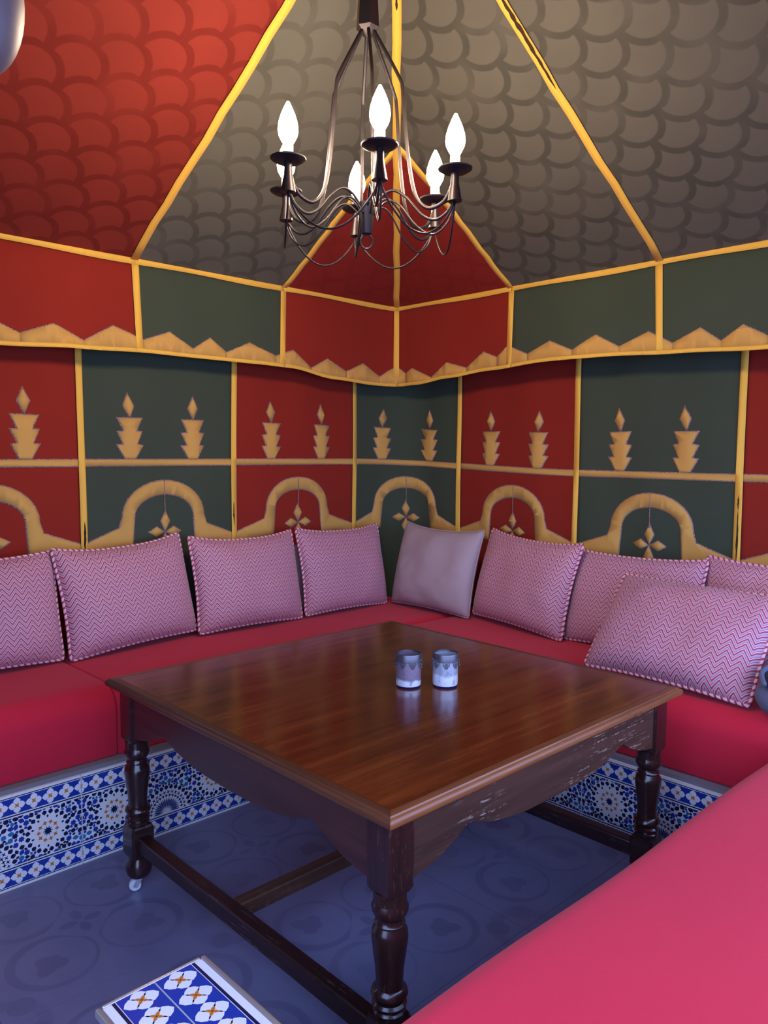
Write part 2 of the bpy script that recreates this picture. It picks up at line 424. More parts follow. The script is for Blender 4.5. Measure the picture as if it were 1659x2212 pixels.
# ceiling: hipped canvas roof, eave valance --------------------------------
EX, EY, EZ = 2.92, 2.95, 2.095; AX, AY = 1.45, 1.48; CX0, CY0 = -.12, -.12
def g(d):
    k = [(0, 0), (.20, .122), (.41, .243), (.70, .412), (1.0, .575), (1.30, .745), (1.6, .93)]
    for (a, za), (b, zb) in zip(k, k[1:]):
        if d <= b: return za+(zb-za)*(d-a)/(b-a)
    return k[-1][1]
ceiling = tag(link('ceiling', None), 'hipped tent roof of red and green canvas with yellow ribbons', kind='structure')
def dmaxL(x): return (EX-x) if x >= AX else (EY-AY)*(x-CX0)/(AX-CX0)
def dmaxR(y): return (EY-y) if y >= AY else (EX-AX)*(y-CY0)/(AY-CY0)
def roofpt(face, s, d, off=0):
    z = EZ+g(d)-off
    if face == 0: return Vector((s, EY-d, z))
    if face == 1: return Vector((EX-d, s, z))
SEAMS_L = [EX, 2.180, 1.455, .73, 0.0, CX0]; SEAMS_R = [EY, 2.200, 1.490, .76, .03, CY0]
def roof_panel(face, a, b, mat, lab):
    dm = dmaxL if face == 0 else dmaxR; N, K = 14, 18
    def fn(s, t):
        v = a+(b-a)*s; d = dm(v)*t; p = roofpt(face, v, d); p.z -= .012*math.sin(PI*s)*math.sin(PI*min(1, t*1.0)); return p
    def uv(s, t):
        v = a+(b-a)*s; return (v, dm(v)*t*1.15)
    bm = bmesh.new(); grid(bm, fn, N, K, uv); bmesh.ops.remove_doubles(bm, verts=bm.verts, dist=1e-5)
    return tag(obj('roof_panel', bm, mat, ceiling, smooth=True), lab)
for (a, b), m_, lb in zip(zip(SEAMS_L, SEAMS_L[1:]), (m_redR, m_grnL, m_redL, m_redL, m_redL), ('red corner roof panel', 'green roof panel with a scale print', 'red roof panel with a scale print', 'red roof panel', 'red roof panel')):
    roof_panel(0, a, b, m_, lb)
for (a, b), m_, lb in zip(zip(SEAMS_R, SEAMS_R[1:]), (m_redR, m_grnR, m_grnR, m_redR, m_redR), ('red corner roof panel', 'green roof panel with a scale print', 'green roof panel with a scale print', 'red roof panel', 'red roof panel')):
    roof_panel(1, a, b, m_, lb)
APEX = Vector((AX, AY, EZ+g(1.47)))
for P, Q, m_ in (((CX0, CY0), (EX, CY0), m_red), ((CX0, EY), (CX0, CY0), m_green)):    # the two roof slopes behind the camera
    bm = bmesh.new(); grid(bm, lambda s, t: Vector((P[0]+(Q[0]-P[0])*s, P[1]+(Q[1]-P[1])*s, EZ)).lerp(APEX, t), 8, 8)
    bmesh.ops.remove_doubles(bm, verts=bm.verts, dist=1e-5); obj('roof_panel', bm, m_, ceiling, smooth=True)
def strip(name, cen, lat, hw, mat, parent, off):
    bm = bmesh.new(); prev = None
    for k, (p, l) in enumerate(zip(cen, lat)):
        wob = .0025*math.sin(k*2.3+cen[0].x*5)
        c = Vector((p.x, p.y, p.z-off))+l*wob
        q = (bm.verts.new(c-l*hw), bm.verts.new(c+l*hw))
        if prev: bm.faces.new((prev[0], prev[1], q[1], q[0]))
        prev = q
    return obj(name, bm, mat, parent, smooth=True, solid=.0015)
def rseam(face, s, dend):
    n = 16; cen = [roofpt(face, s+.006*math.sin(d/n*7+s*3), dend*d/n) for d in range(n+1)]
    l = Vector((1, 0, 0)) if face == 0 else Vector((0, 1, 0))
    return strip('seam_ribbon', cen, [l]*(n+1), .0155, m_yel, ceiling, .006)
for face, SS, dm in ((0, SEAMS_L, dmaxL), (1, SEAMS_R, dmaxR)):
    for s in SS[1:4]: rseam(face, s, min(dm(s), 1.46)-.002)
hip = [Vector((EX-d, EY-d, EZ+g(d))) for d in [1.46*i/18 for i in range(19)]]
hl = Vector((1, -1, 0)).normalized()
hipr = strip('seam_ribbon', hip, [hl]*19, .0150, m_yel, ceiling, .0115)
def torn(par, cen, hw, lat):
    bm = bmesh.new(); prev = None
    for i, p in enumerate(cen):
        k = math.sin(PI*i/(len(cen)-1))**.5*hw
        q = (bm.verts.new(p-lat*k*random.uniform(.4, 1)), bm.verts.new(p+lat*k*random.uniform(.3, .9)))
        if prev: bm.faces.new((prev[0], prev[1], q[1], q[0]))
        prev = q
    obj('torn_patch', bm, m_tear, par, solid=.001)
torn(hipr, [Vector((EX-d, EY-d, EZ+g(d)-.0145)) for d in [1.13+.10*i/14 for i in range(15)]], .008, hl)
torn(ceiling, [roofpt(1, 1.490+.006*math.sin(d/1.46*7+1.49*3)-.004, d, .009) for d in [.73+.36*i/24 for i in range(25)]], .0085, Vector((0, 1, 0)))
# valance: hangs from the eave in front of the walls
RE = .05
BOTL = [(.0, 1.715), (.944, 1.716), (1.223, 1.729), (1.543, 1.738), (2.047, 1.737), (2.203, 1.733), (2.499, 1.700), (2.773, 1.690), (2.92, 1.692)]
BOTR = [(2.95, 1.692), (2.80, 1.693), (2.579, 1.712), (2.326, 1.733), (1.996, 1.750), (1.716, 1.747), (1.39, 1.735), (1.07, 1.721), (-.2, 1.715)]
ZIGL = [(.80, 1.80), (.88, 1.765), (.946, 1.790), (1.012, 1.762), (1.132, 1.809), (1.242, 1.758), (1.357, 1.827), (1.486, 1.785), (1.604, 1.83), (1.715, 1.772), (1.795, 1.826), (1.876, 1.771), (1.994, 1.825), (2.134, 1.779), (2.231, 1.814), (2.342, 1.74), (2.447, 1.793), (2.573, 1.741), (2.693, 1.792), (2.813, 1.733), (2.913, 1.791)]
ZIGR = [(2.884, 1.752), (2.837, 1.777), (2.699, 1.72), (2.591, 1.787), (2.465, 1.752), (2.365, 1.82), (2.285, 1.789), (2.22, 1.836), (2.108, 1.788), (1.988, 1.835), (1.871, 1.784), (1.759, 1.838), (1.652, 1.78), (1.526, 1.828), (1.426, 1.773), (1.319, 1.821), (1.239, 1.764), (1.159, 1.814), (1.072, 1.768), (.96, 1.82), (.86, 1.77), (.74, 1.82)]
uL = lambda x: -RE*PI/4-(EX-RE-x); uR = lambda y: RE*PI/4+(EY-RE-y)
BOT = [(uL(x), z) for x, z in BOTL[:-1]]+[(0, 1.690)]+[(uR(y), z) for y, z in BOTR[1:]]
ZIG = [(uL(x), z) for x, z in ZIGL[:-1]]+[(0.0, 1.791)]+[(uR(y), z) for y, z in ZIGR]
def interp(T, u):
    if u <= T[0][0]: return T[0][1]
    for (a, za), (b, zb) in zip(T, T[1:]):
        if u <= b:
            t = (u-a)/(b-a); t = t*t*(3-2*t); return za+(zb-za)*t
    return T[-1][1]
def eavemap(u, z, off=0):
    p, n = path(u, EX, EY, RE)
    h = max(0, EZ-z)
    d = off+h*(.02*math.sin(u*7)+.02*math.sin(u*17+1)*h)-.035*h*math.exp(-(u/.35)**2)
    return Vector((p.x+n.x*d, p.y+n.y*d, z))
VE = [uL(CX0), uL(.73), uL(1.455), uL(2.180), 0, uR(2.200), uR(1.490), uR(.76), uR(CY0)]
VC = ['r', 'r', 'g', 'r', 'r', 'g', 'g', 'r']
for i, ch in enumerate(VC):
    a, b = VE[i], VE[i+1]
    bm = bmesh.new(); grid(bm, lambda s, t: eavemap(a+(b-a)*s, interp(BOT, a+(b-a)*s)+.004+(EZ-interp(BOT, a+(b-a)*s)-.004)*t), 26, 8)
    tag(obj('valance_panel', bm, m_red if ch == 'r' else m_green, ceiling, smooth=True, solid=.002), ('red' if ch == 'r' else 'green')+' canvas valance panel below the eave')
for i, u in enumerate(VE[1:-1]):
    s = .012 if i % 2 else -.012
    if u == 0: s = 0
    mapped('seam_ribbon', [([(u-.014+s, 1.74), (u+.014+s, 1.74), (u+.015, EZ), (u-.015, EZ)], .006, 0)], [m_yel], eavemap, ceiling)
def poly_between(u0, u1, lo, hi, n=60):
    us = [u0+(u1-u0)*i/n for i in range(n+1)]
    return [(u, lo(u)) for u in us]+[(u, hi(u)) for u in us[::-1]]
def zig(u):
    for (a, za), (b, zb) in zip(ZIG, ZIG[1:]):
        if a <= u <= b: return za+(zb-za)*(u-a)/(b-a)
    return 1.78
for a, b in zip(ZIG[1::2], ZIG[3::2]):                                   # every peak of the zigzag is a piece
    us = [u for u, _ in ZIG if a[0] <= u <= b[0]]
    us = sorted(set([a[0]+(b[0]-a[0])*k/8 for k in range(9)]+us))
    pts = [(u, interp(BOT, u)+.006) for u in us]+[(u, zig(u)) for u in us[::-1]]
    top = [(u, zig(u)+.006) for u in us]
    st = [(u, zig(u)-.012) for u in us]+[(u, zig(u)+.0042) for u in us[::-1]]
    mapped('zigzag_trim', [(st, .0035, 1), (pts, .0050, 0)], [m_tan, m_st], eavemap, ceiling)
u0, u1 = VE[0], VE[-1]
for a, b in zip(VE, VE[1:]):
    mapped('hem_ribbon', [(poly_between(a, b, lambda u: interp(BOT, u)-.002, lambda u: interp(BOT, u)+.014, 30), .0085, 0)], [m_yel], eavemap, ceiling)
    mapped('eave_ribbon', [(poly_between(a, b, lambda u: EZ-.016+.003*math.sin(u*9), lambda u: EZ+.015+.003*math.sin(u*9), 30), .009, 0)], [m_yel], eavemap, ceiling)
bm = bmesh.new()                                                          # soffit from the eave back to the walls
for q in (((X0-.1, EY-.01), (XW+.1, EY-.01), (XW+.1, YW+.08), (X0-.1, YW+.08)), ((EX-.01, Y0-.05), (XW+.1, Y0-.05), (XW+.1, EY-.01), (EX-.01, EY-.01)), ((X0-.1, Y0-.1), (EX-.01, Y0-.1), (EX-.01, CY0), (X0-.1, CY0))):
    bm.faces.new([bm.verts.new((x, y, EZ+.012)) for x, y in q])
obj('soffit_canvas', bm, m_back, ceiling, solid=.003)

# ================================================================ BENCHES
def clip(p, x0, x1, z0, z1):
    for ax, val, sg in ((0, x0, 1), (0, x1, -1), (1, z0, 1), (1, z1, -1)):
        out = []
        for i in range(len(p)):
            a, b = p[i-1], p[i]; da = (a[ax]-val)*sg; db = (b[ax]-val)*sg
            if (da >= 0) != (db >= 0):
                t = da/(da-db); out.append((a[0]+(b[0]-a[0])*t, a[1]+(b[1]-a[1])*t))
            if db >= 0: out.append(b)
        p = out
        if len(p) < 3: return None
    return p
def starp(c, n, r1, r2, rot=0): return [(c[0]+(r1 if i % 2 == 0 else r2)*math.cos(rot+PI*i/n), c[1]+(r1 if i % 2 == 0 else r2)*math.sin(rot+PI*i/n)) for i in range(2*n)]
def leafp(c, an, r0, r1, w, k=.5):
    m_ = r0+(r1-r0)*k; pr = [(r0, 0), (r0+(m_-r0)*.55, -w*.75), (m_, -w), (m_+(r1-m_)*.6, -w*.62), (r1, 0), (m_+(r1-m_)*.6, w*.62), (m_, w), (r0+(m_-r0)*.55, w*.75)]
    return [(c[0]+x*math.cos(an)-y*math.sin(an), c[1]+x*math.sin(an)+y*math.cos(an)) for x, y in pr]
def flower(c, s=1.0):
    out = [(leafp(c, PI/2*q, .001, .0245*s, .0112*s, .55), 0, 2) for q in range(4)]
    out += [(leafp(c, PI/4+PI/2*q, -.001, .0085*s, .0026*s), 3, 3) for q in range(4)]
    return out
def rect(a, b, c, d): return [(a, c), (b, c), (b, d), (a, d)]
def tile_polys():
    P = []; H = .300
    for z0, fl in ((0, 1), (H, -1)):
        Z = lambda a, b: tuple(sorted((z0+fl*a, z0+fl*b)))
        P.append((rect(-.3, .3, *Z(.0085, .0115)), 2, 1)); P.append((rect(-.3, .3, *Z(.0135, .0630)), 1, 1)); P.append((rect(-.3, .3, *Z(.0665, .0705)), 2, 1))
        for k in range(13): P += flower((-.3+.05*k, z0+fl*.0383))
    z0, z1 = .0745, .2255; used = []
    def add(p, m_, gap=.82):
        cx = sum(a for a, _ in p)/len(p); cz = sum(b for _, b in p)/len(p); rho = sum(math.hypot(a-cx, b-cz) for a, b in p)/len(p)
        if any(math.hypot(cx-a, cz-b) < gap*(rho+r) for a, b, r in used): return
        used.append((cx, cz, rho)); q = clip(p, -.3, .3, z0, z1)
        if q: P.append((q, m_, 1))
    sun = (0, .078)
    for i in range(21):
        a = PI*i/20; add(leafp(sun, a, .012, .050, .0026, .72), (1, 2)[i % 2], .15)
    for i in range(15):
        a = PI*(i+.5)/15; add(starp((.059*math.cos(a), sun[1]+.059*math.sin(a)), 4, .0085, .0028, a), 2, .5)
        a = PI*i/15; add(starp((.071*math.cos(a), sun[1]+.071*math.sin(a)), 4, .0085, .0028, a+.4), (1, 2)[i % 2], .5)
    for i in range(15):
        a = PI*(i+.5)/15; add(leafp(sun, a, .080, .098, .0078, .45), 2, .7)
    for sx in (-1, 1):
        c = (sx*.190, .150)
        add(starp(c, 10, .0165, .0085), 2)
        for i in range(10):
            a = 2*PI*i/10; add(starp((c[0]+.0285*math.cos(a), c[1]+.0285*math.sin(a)), 4, .0082, .0040, a), 3, .5)
        for i in range(10):
            a = 2*PI*(i+.5)/10; add(leafp(c, a, .0430, .0530, .0034, .7), 2, .5)
        for i in range(20):
            a = 2*PI*(i+.5)/20; add(leafp(c, a, .0535, .0700, .0078, .55), 2, .72)
        for i in range(10):
            a = 2*PI*i/10; add(starp((c[0]+.080*math.cos(a), c[1]+.080*math.sin(a)), 8, .0102, .0072, a), 1, .75)
            a = 2*PI*(i+.5)/10; add(leafp(c, a, .0740, .0920, .0078, .5), 2, .75)
    for i in range(14):
        a = PI*(i+.5)/14; add(leafp(sun, a, .100, .119, .0088, .55), (4, 4, 1)[i % 3], .75)
    rnd = random.Random(3)
    for sz, n in ((.0105, 900), (.0082, 1500), (.006, 2500)):
        for _ in range(n):
            x, z = rnd.uniform(0, .3), rnd.uniform(z0, z1); an = rnd.uniform(0, PI); k = rnd.random()
            col = rnd.choice((1, 1, 2, 2, 4))
            if math.hypot(x-.19, z-.15) < .058 or math.hypot(x, z-.078) < .082: continue
            for sx in (-1, 1):
                c = (sx*x, z)
                p = starp(c, 8, sz*.95, sz*.68, an) if k < .3 else leafp((c[0]-math.cos(an if sx > 0 else PI-an)*sz, z-math.sin(an)*sz), an if sx > 0 else PI-an, 0, 2*sz, sz*.72)
                add(p, col, .92)
    return P
TP = tile_polys()
def tile_mesh(x0, x1):
    bm = bmesh.new(); box(bm, (x0, 0, .0006), (x1, .009, .2994))
    for p, m_, l in TP:
        q = clip(p, x0+.001, x1-.001, .001, .299)
        if q and len(q) > 2:
            try: bm.faces.new([bm.verts.new((x, -.00025*l, z)) for x, z in q]).material_index = m_
            except ValueError: pass
    bm.normal_update(); bmesh.ops.triangulate(bm, faces=[f for f in bm.faces if len(f.verts) > 4])
    for f in bm.faces:
        if f.normal.y > .5 and f.calc_center_median().y < .001: f.normal_flip()
    me = bpy.data.meshes.new('skirting_tile'); bm.normal_update(); bm.to_mesh(me); bm.free()
    for m_ in TILE: me.materials.append(m_)
    return me
YB, XB = 2.4236, 2.3546; PH = .302
tile_full = tile_mesh(-.2975, .2975)
def bench(label, pts):
    n = len(pts); c = (sum(p[0] for p in pts)/n, sum(p[1] for p in pts)/n); q = [(x-c[0], y-c[1]) for x, y in pts]
    t = thing('built_in_bench', label, 'bench', (*c, 0))
    bm = bmesh.new(); prism(bm, q, 0, PH, 2); obj('plinth', bm, m_plinth, t)
    bm = bmesh.new(); prism(bm, q, PH, PH+.012, 2); obj('ledge', bm, m_plinth, t)
    return t, Vector(t.location)
def rc(a, b, c, d): return [(a, c), (b, c), (b, d), (a, d)]
bl, o = bench('low bench along the left tent wall with blue mosaic tile front', [(-.05, YB+.009), (XW-.05, YB+.009), (XW-.05, 2.89), (2.93, YW-.035), (-.05, YW-.035)])
for k in range(-1, 4):
    x0 = .384+.597*k; a, b = max(x0, -.05), min(x0+.597, XB-.001)
    me = tile_full if (b-a) > .59 else tile_mesh(a-x0-.2985, b-x0-.2985)
    ti = link('skirting_tile', me, bl); ti.location = Vector((x0+.2985, YB, 0))-o
br, o = bench('low bench along the right tent wall with blue mosaic tile front', rc(XB+.009, XW-.05, -.12, YB+.008))
for k in range(-1, 3):
    y1 = 1.4266+.597*k; hi, lo = min(y1, YB), max(y1-.597, .70)
    if hi-lo < .04: continue
    me = tile_full if hi-lo > .59 else tile_mesh(-(hi-y1)-.2985, (y1-lo)-.2985)
    ti = link('skirting_tile', me, br); ti.location = Vector((XB, y1-.2985, 0))-o; ti.rotation_euler = (0, 0, -PI/2)
bench('low bench in the foreground under the pink lit cushion', rc(.28, XB-.002, -.12, .70))
def cushion(label, pts, front, z0, z1, r=.085, axis=0):
    """upholstered slab over the outline pts; the top edge along front (axis value) is softly rounded"""
    n = len(pts); cx = sum(p[0] for p in pts)/n; cy = sum(p[1] for p in pts)/n; bm = bmesh.new()
    A = [bm.verts.new((x-cx, y-cy, 0)) for x, y in pts]; B = [bm.verts.new((x-cx, y-cy, z1-z0)) for x, y in pts]
    for i in range(n): bm.faces.new((A[i], A[(i+1) % n], B[(i+1) % n], B[i]))
    bm.faces.new(A[::-1]); bm.faces.new(B); bmesh.ops.recalc_face_normals(bm, faces=bm.faces)
    k = 1-axis; f = front-(cx, cy)[k]
    top = [e for e in bm.edges if all(v.co.z > .1 and abs(v.co[k]-f) < 1e-4 for v in e.verts)]
    bmesh.ops.bevel(bm, geom=top, offset=r, segments=10, profile=.5, affect='EDGES')
    sharp = [e for e in bm.edges if len(e.link_faces) == 2 and e.calc_face_angle(0) > .7]
    bmesh.ops.bevel(bm, geom=sharp, offset=.009, segments=3, profile=.5, affect='EDGES')
    for ax in (0, 1):
        lo = min(v.co[ax] for v in bm.verts); L = max(v.co[ax] for v in bm.verts)-lo; m_ = max(2, int(L/.10))
        for q in range(1, m_):
            co = Vector((0, 0, 0)); co[ax] = lo+L*q/m_; no = Vector((0, 0, 0)); no[ax] = 1
            bmesh.ops.bisect_plane(bm, geom=bm.verts[:]+bm.edges[:]+bm.faces[:], plane_co=co, plane_no=no)
    for v in bm.verts:
        w_ = mnoise.noise(Vector((v.co.x*2.3+cx, v.co.y*2.3+cy, 0)))
        if v.co.z > .05: v.co.z += .006*w_-.002
        if abs(v.co[k]-f) < .03: v.co[k] += .006*w_
    ob = obj('seat_cushion', bm, m_seat, None, smooth=.8); ob.location = (cx, cy, z0)
    return tag(ob, label, 'cushion', 'red bench seat cushions')
SZ = .55
YF, XF = YB+.036, XB+.036; CZ = PH+.0125; YK, XK = YW-.045, XW-.06
cushion('red seat cushion at the far left of the left bench', [(-.04, YF), (1.124, YF), (1.124, YK), (-.04, YK)], YF, CZ, SZ)
cushion('red seat cushion on the left bench behind the table', [(1.126, YF), (XK, YF), (XK, 2.89), (2.93, YK), (1.126, YK)], YF, CZ, SZ)
cushion('red seat cushion on the right bench below the front chevron pillow', [(XF, -.10), (XK, -.10), (XK, YF-.003), (XF, YF-.003)], XF, CZ, SZ, axis=1)
cushion('large pink red seat cushion in the right foreground', [(.29, -.11), (XF-.003, -.11), (XF-.003, .745), (.29, .745)], .745, CZ, SZ+.004, r=.06)

# ================================================================ TABLE
TX0, TX1, TY0, TY1, TZ = .980, 2.185, .996, 2.227, .662
tcx, tcy = (TX0+TX1)/2, (TY0+TY1)/2; hx, hy = (TX1-TX0)/2, (TY1-TY0)/2
table = thing('wooden_table', 'square dark mahogany table with scalloped aprons and turned legs on casters', 'table', (tcx, tcy, 0))
bm = bmesh.new(); box(bm, (-hx+.028, -hy+.028, TZ-.026), (hx-.028, hy-.028, TZ)); obj('tabletop', bm, m_top, table, bevel=.0012)
prof = [(-.030, 0), (-.010, 0), (-.0085, -.0035), (-.003, -.006), (0, -.011), (0, -.019), (-.004, -.024), (-.012, -.027), (-.030, -.027)]
for side, mt in enumerate((m_edgeX, m_edgeX, m_edgeY, m_edgeY)):
    bm = bmesh.new(); ends = []
    for e in (-1, 1):
        ring = []
        for d, z in prof:
            if side < 2: p = ((e*(hx+d)), (-1 if side == 0 else 1)*(hy+d), TZ+z)
            else: p = ((-1 if side == 2 else 1)*(hx+d), e*(hy+d), TZ+z)
            ring.append(bm.verts.new(p))
        ends.append(ring)
    n = len(prof)
    for i in range(n): bm.faces.new((ends[0][i], ends[0][(i+1) % n], ends[1][(i+1) % n], ends[1][i]))
    bm.faces.new(ends[0]); bm.faces.new(ends[1]); bmesh.ops.recalc_face_normals(bm, faces=bm.faces)
    obj('edge_moulding', bm, mt, table, smooth=.7)
LI = .066; LH = .036
def scallop(L):
    """bottom line of an apron of half length L, s from -1 to 1"""
    half = [(1.0, .492), (.90, .500), (.84, .507), (.76, .522), (.70, .537), (.655, .549), (.62, .548), (.60, .543), (.50, .527), (.38, .515), (.22, .507), (0, .505)]
    pts = [(-s*L, z) for s, z in half]+[(s*L, z) for s, z in half[::-1][1:]]
    return pts
for side in range(4):
    bm = bmesh.new(); L = (hx if side < 2 else hy)-LI-LH+.004
    pts = scallop(L)+[(L, TZ-.0265), (-L, TZ-.0265)]
    c = (hy if side < 2 else hx)-.038
    s = -1 if side % 2 == 0 else 1
    lo, hi = sorted((s*c, s*(c-.024)))
    prism(bm, pts, lo, hi, 1 if side < 2 else 0)
    obj('apron', bm, m_apronX if side < 2 else m_apronY, table, smooth=.5, bevel=.0012)
def turned():
    bm = bmesh.new()
    def block(z0, z1, h, ch=.006):
        prof4 = [(-h+ch, -h), (h-ch, -h), (h, -h+ch), (h, h-ch), (h-ch, h), (-h+ch, h), (-h, h-ch), (-h, -h+ch)]
        rings = []
        for z, k in ((z0, .84), (z0+.012, 1), (z1-.012, 1), (z1, .84 if z1 < .6 else 1)):
            rings.append([bm.verts.new((x*k, y*k, z)) for x, y in prof4])
        for a, b in zip(rings, rings[1:]):
            for i in range(8): bm.faces.new((a[i], a[(i+1) % 8], b[(i+1) % 8], b[i]))
        bm.faces.new(rings[0][::-1]); bm.faces.new(rings[-1])
    block(.472, TZ-.0262, LH); block(.112, .212, LH)
    lathe(bm, [(.030, .205), (.034, .214), (.034, .222), (.030, .226), (.035, .231), (.036, .238), (.031, .243), (.034, .250), (.0385, .258), (.036, .266), (.0295, .272), (.0280, .285), (.0300, .315), (.0345, .345), (.0352, .3605), (.0364, .3615), (.0378, .378), (.036, .392), (.030, .401), (.0295, .404), (.032, .407), (.0295, .411), (.0285, .418), (.033, .424), (.0375, .433), (.038, .441), (.0345, .449), (.034, .455), (.034, .474)], 28)
    lathe(bm, [(.018, .046), (.030, .049), (.0365, .058), (.0372, .0655), (.0385, .0665), (.0395, .080), (.037, .095), (.031, .106), (.030, .114)], 28)
    bmesh.ops.recalc_face_normals(bm, faces=bm.faces)
    return bm
def caster_bm(rz):
    bm = bmesh.new(); Rm = Matrix.Rotation(rz, 4, 'Z')
    tl = Rm @ Matrix.Translation((-.012, 0, .0185)) @ Matrix.Rotation(PI/2, 4, 'X')
    lathe(bm, [(.010, -.008), (.0165, -.008), (.0185, -.005), (.0185, .005), (.0165, .008), (.010, .008)], 22, mat=tl)
    n0 = len(bm.faces)
    lathe(bm, [(.004, -.0115), (.004, .0115)], 10, mat=tl, mi=1)
    lathe(bm, [(.015, .0415), (.015, .0465)], 16, mi=1, mat=Rm)
    for s in (-1, 1):
        vs0 = len(bm.verts)
        bm2 = [(-.019, .016), (-.006, .012), (.010, .041), (-.006, .041)]
        A = [bm.verts.new(Rm @ Vector((x, s*.0095, z))) for x, z in bm2]; B = [bm.verts.new(Rm @ Vector((x, s*.0115, z))) for x, z in bm2]
        for i in range(4): bm.faces.new((A[i], A[(i+1) % 4], B[(i+1) % 4], B[i])).material_index = 1
        bm.faces.new(A[::-1]).material_index = 1; bm.faces.new(B).material_index = 1
    bmesh.ops.recalc_face_normals(bm, faces=bm.faces)
    return bm
for i, (sx, sy) in enumerate(((-1, -1), (1, -1), (1, 1), (-1, 1))):
    l = obj('leg', turned(), m_leg, table, smooth=.6); l.location = (sx*(hx-LI), sy*(hy-LI), 0)
    ca = obj('caster', caster_bm((.3, 1.1, 2.0, -.45)[i]), [m_caster, m_zinc], l, smooth=.6); tag(ca, 'small pale swivel caster')
for s in (-1, 1):
    bm = bmesh.new(); x = s*(hx-LI); box(bm, (x-.020, -hy+LI+LH-.003, .135), (x+.020, hy-LI-LH+.003, .182)); obj('stretcher', bm, m_str, table, bevel=.006)
bm = bmesh.new(); box(bm, (-hx+LI+.019, .020, .137), (hx-LI-.019, .060, .180)); obj('stretcher', bm, m_strX, table, bevel=.005)

# ================================================================ PILLOWS
def pillow_bm(W, H, T, seed, sag=.22, ear=.03, pipe=True):
    rnd = random.Random(seed); k1, k2, k3 = rnd.uniform(0, 9), rnd.uniform(0, 9), rnd.uniform(-1, 1)
    N = 30
    def pos(u, v, side):
        x = W/2*u*(1-.035*(1-v*v)*u*u-.012*(abs(u)*abs(v))**8); y = H/2*v*(1-.055*(1-u*u)*v*v-.012*(abs(u)*abs(v))**8)
        th = ((1-abs(u)**3.0)*(1-abs(v)**3.0))
        th = max(0, th)**.55*T/2*(1-sag*v*.7)
        wr = .010*mnoise.noise(Vector((u*2.2+k1, v*2.2+k2, side)))+.004*mnoise.noise(Vector((u*7+k1, v*7+k2, side*2)))
        cr = .006*math.sin((u+v*k3)*9+k2)*max(0, abs(u)-.55)*max(0, 1-abs(v))
        edge = (1-abs(u)**6)*(1-abs(v)**6)
        y += ear*H*max(0, v)*(abs(u)**3)*.9
        dip = -.022*(abs(u)**2*abs(v)**2)
        return Vector((x, y+H/2, side*th+(wr+cr)*edge*(1 if side > 0 else .6)+dip*.4))
    bm = bmesh.new()
    cl = lambda t: math.sin((t-.5)*PI)*.35+(t*2-1)*.65
    for side in (1, -1):
        f = (lambda s, t: pos(cl(s), cl(t), 1)) if side == 1 else (lambda s, t: pos(-cl(s), cl(t), -1))
        grid(bm, f, N, N, (lambda s, t: (cl(s)*W/2, cl(t)*H/2)) if side == 1 else (lambda s, t: (-cl(s)*W/2, cl(t)*H/2)))
    bmesh.ops.remove_doubles(bm, verts=bm.verts, dist=1e-5)
    rim = []
    M_ = 26
    for a, b in (((-1, -1), (1, -1)), ((1, -1), (1, 1)), ((1, 1), (-1, 1)), ((-1, 1), (-1, -1))):
        for i in range(M_):
            t = i/M_; u, v = a[0]+(b[0]-a[0])*t, a[1]+(b[1]-a[1])*t
            u *= .985 if abs(u) > .98 and abs(v) > .98 else 1
            rim.append(pos(u, v, 1)*1.0)
    return bm, rim
PIL = 'pillows lined up on the benches'
def pillow(label, base, yaw, lean, roll, W, H, T, seed, mat=None, pm=None, ear=.03, sag=.22):
    t = link('throw_pillow', None); t.empty_display_size = .05; tag(t, label, 'pillow', PIL)
    bm, rim = pillow_bm(W, H, T, seed, sag, ear)
    obj('pillow_body', bm, mat or m_chev, t, smooth=True)
    bm = bmesh.new(); tube(bm, rim, .0060 if pm is None else .0035, 8, True, True); obj('piping', bm, pm or m_rope, t, smooth=True)
    Lm = Matrix(((1, 0, 0), (0, math.sin(lean), -math.cos(lean)), (0, math.cos(lean), math.sin(lean)))).to_4x4()
    t.matrix_world = Matrix.Translation(base) @ Matrix.Rotation(yaw, 4, 'Z') @ Lm @ Matrix.Rotation(roll, 4, 'Z')
    return t
D = math.radians; ZB = SZ+.010
pillow('chevron pillow cut off by the left edge of the photo', (.835, 2.890, ZB), D(-1), D(13), D(0), .570, .405, .15, 1)
pillow('second chevron pillow from the left above the cushion seam', (1.415, 2.885, ZB+.006), D(6), D(14), D(2), .575, .410, .16, 2, ear=.06)
pillow('third chevron pillow from the left, fully in view', (1.965, 2.880, ZB), D(-1), D(13), D(-.5), .550, .405, .15, 3, ear=.06)
pillow('chevron pillow just left of the plain lilac grey pillow', (2.526, 2.872, ZB), D(1), D(12), D(-1), .548, .405, .14, 4, ear=.05)
pillow('plain lilac grey pillow in the corner of the benches', (2.805, 2.600, ZB), D(-89), D(14), D(-1), .520, .415, .15, 5, m_grey, m_grey, ear=.05)
pillow('chevron pillow just right of the plain lilac grey pillow', (2.805, 2.075, ZB+.006), D(-99), D(15), D(-2), .570, .405, .15, 6, ear=.05)
pillow('chevron pillow partly hidden behind the front pillow on the right', (2.815, 1.535, ZB), D(-90), D(17), D(1), .570, .385, .14, 7)
pillow('chevron pillow cut off by the right edge against the wall', (2.88, 1.012, ZB), D(-90), D(12), D(0), .535, .395, .12, 8)
pillow('chevron pillow lying forward in front of the others on the right', (2.455, 1.205, ZB+.012), D(-91), D(40), D(-1), .600, .405, .15, 9, ear=.01)
pillow('lilac pillow tucked behind the chevron pillows on the left bench', (2.24, 3.02, ZB), D(0), D(3), D(0), .40, .33, .06, 10, m_grey, m_grey)

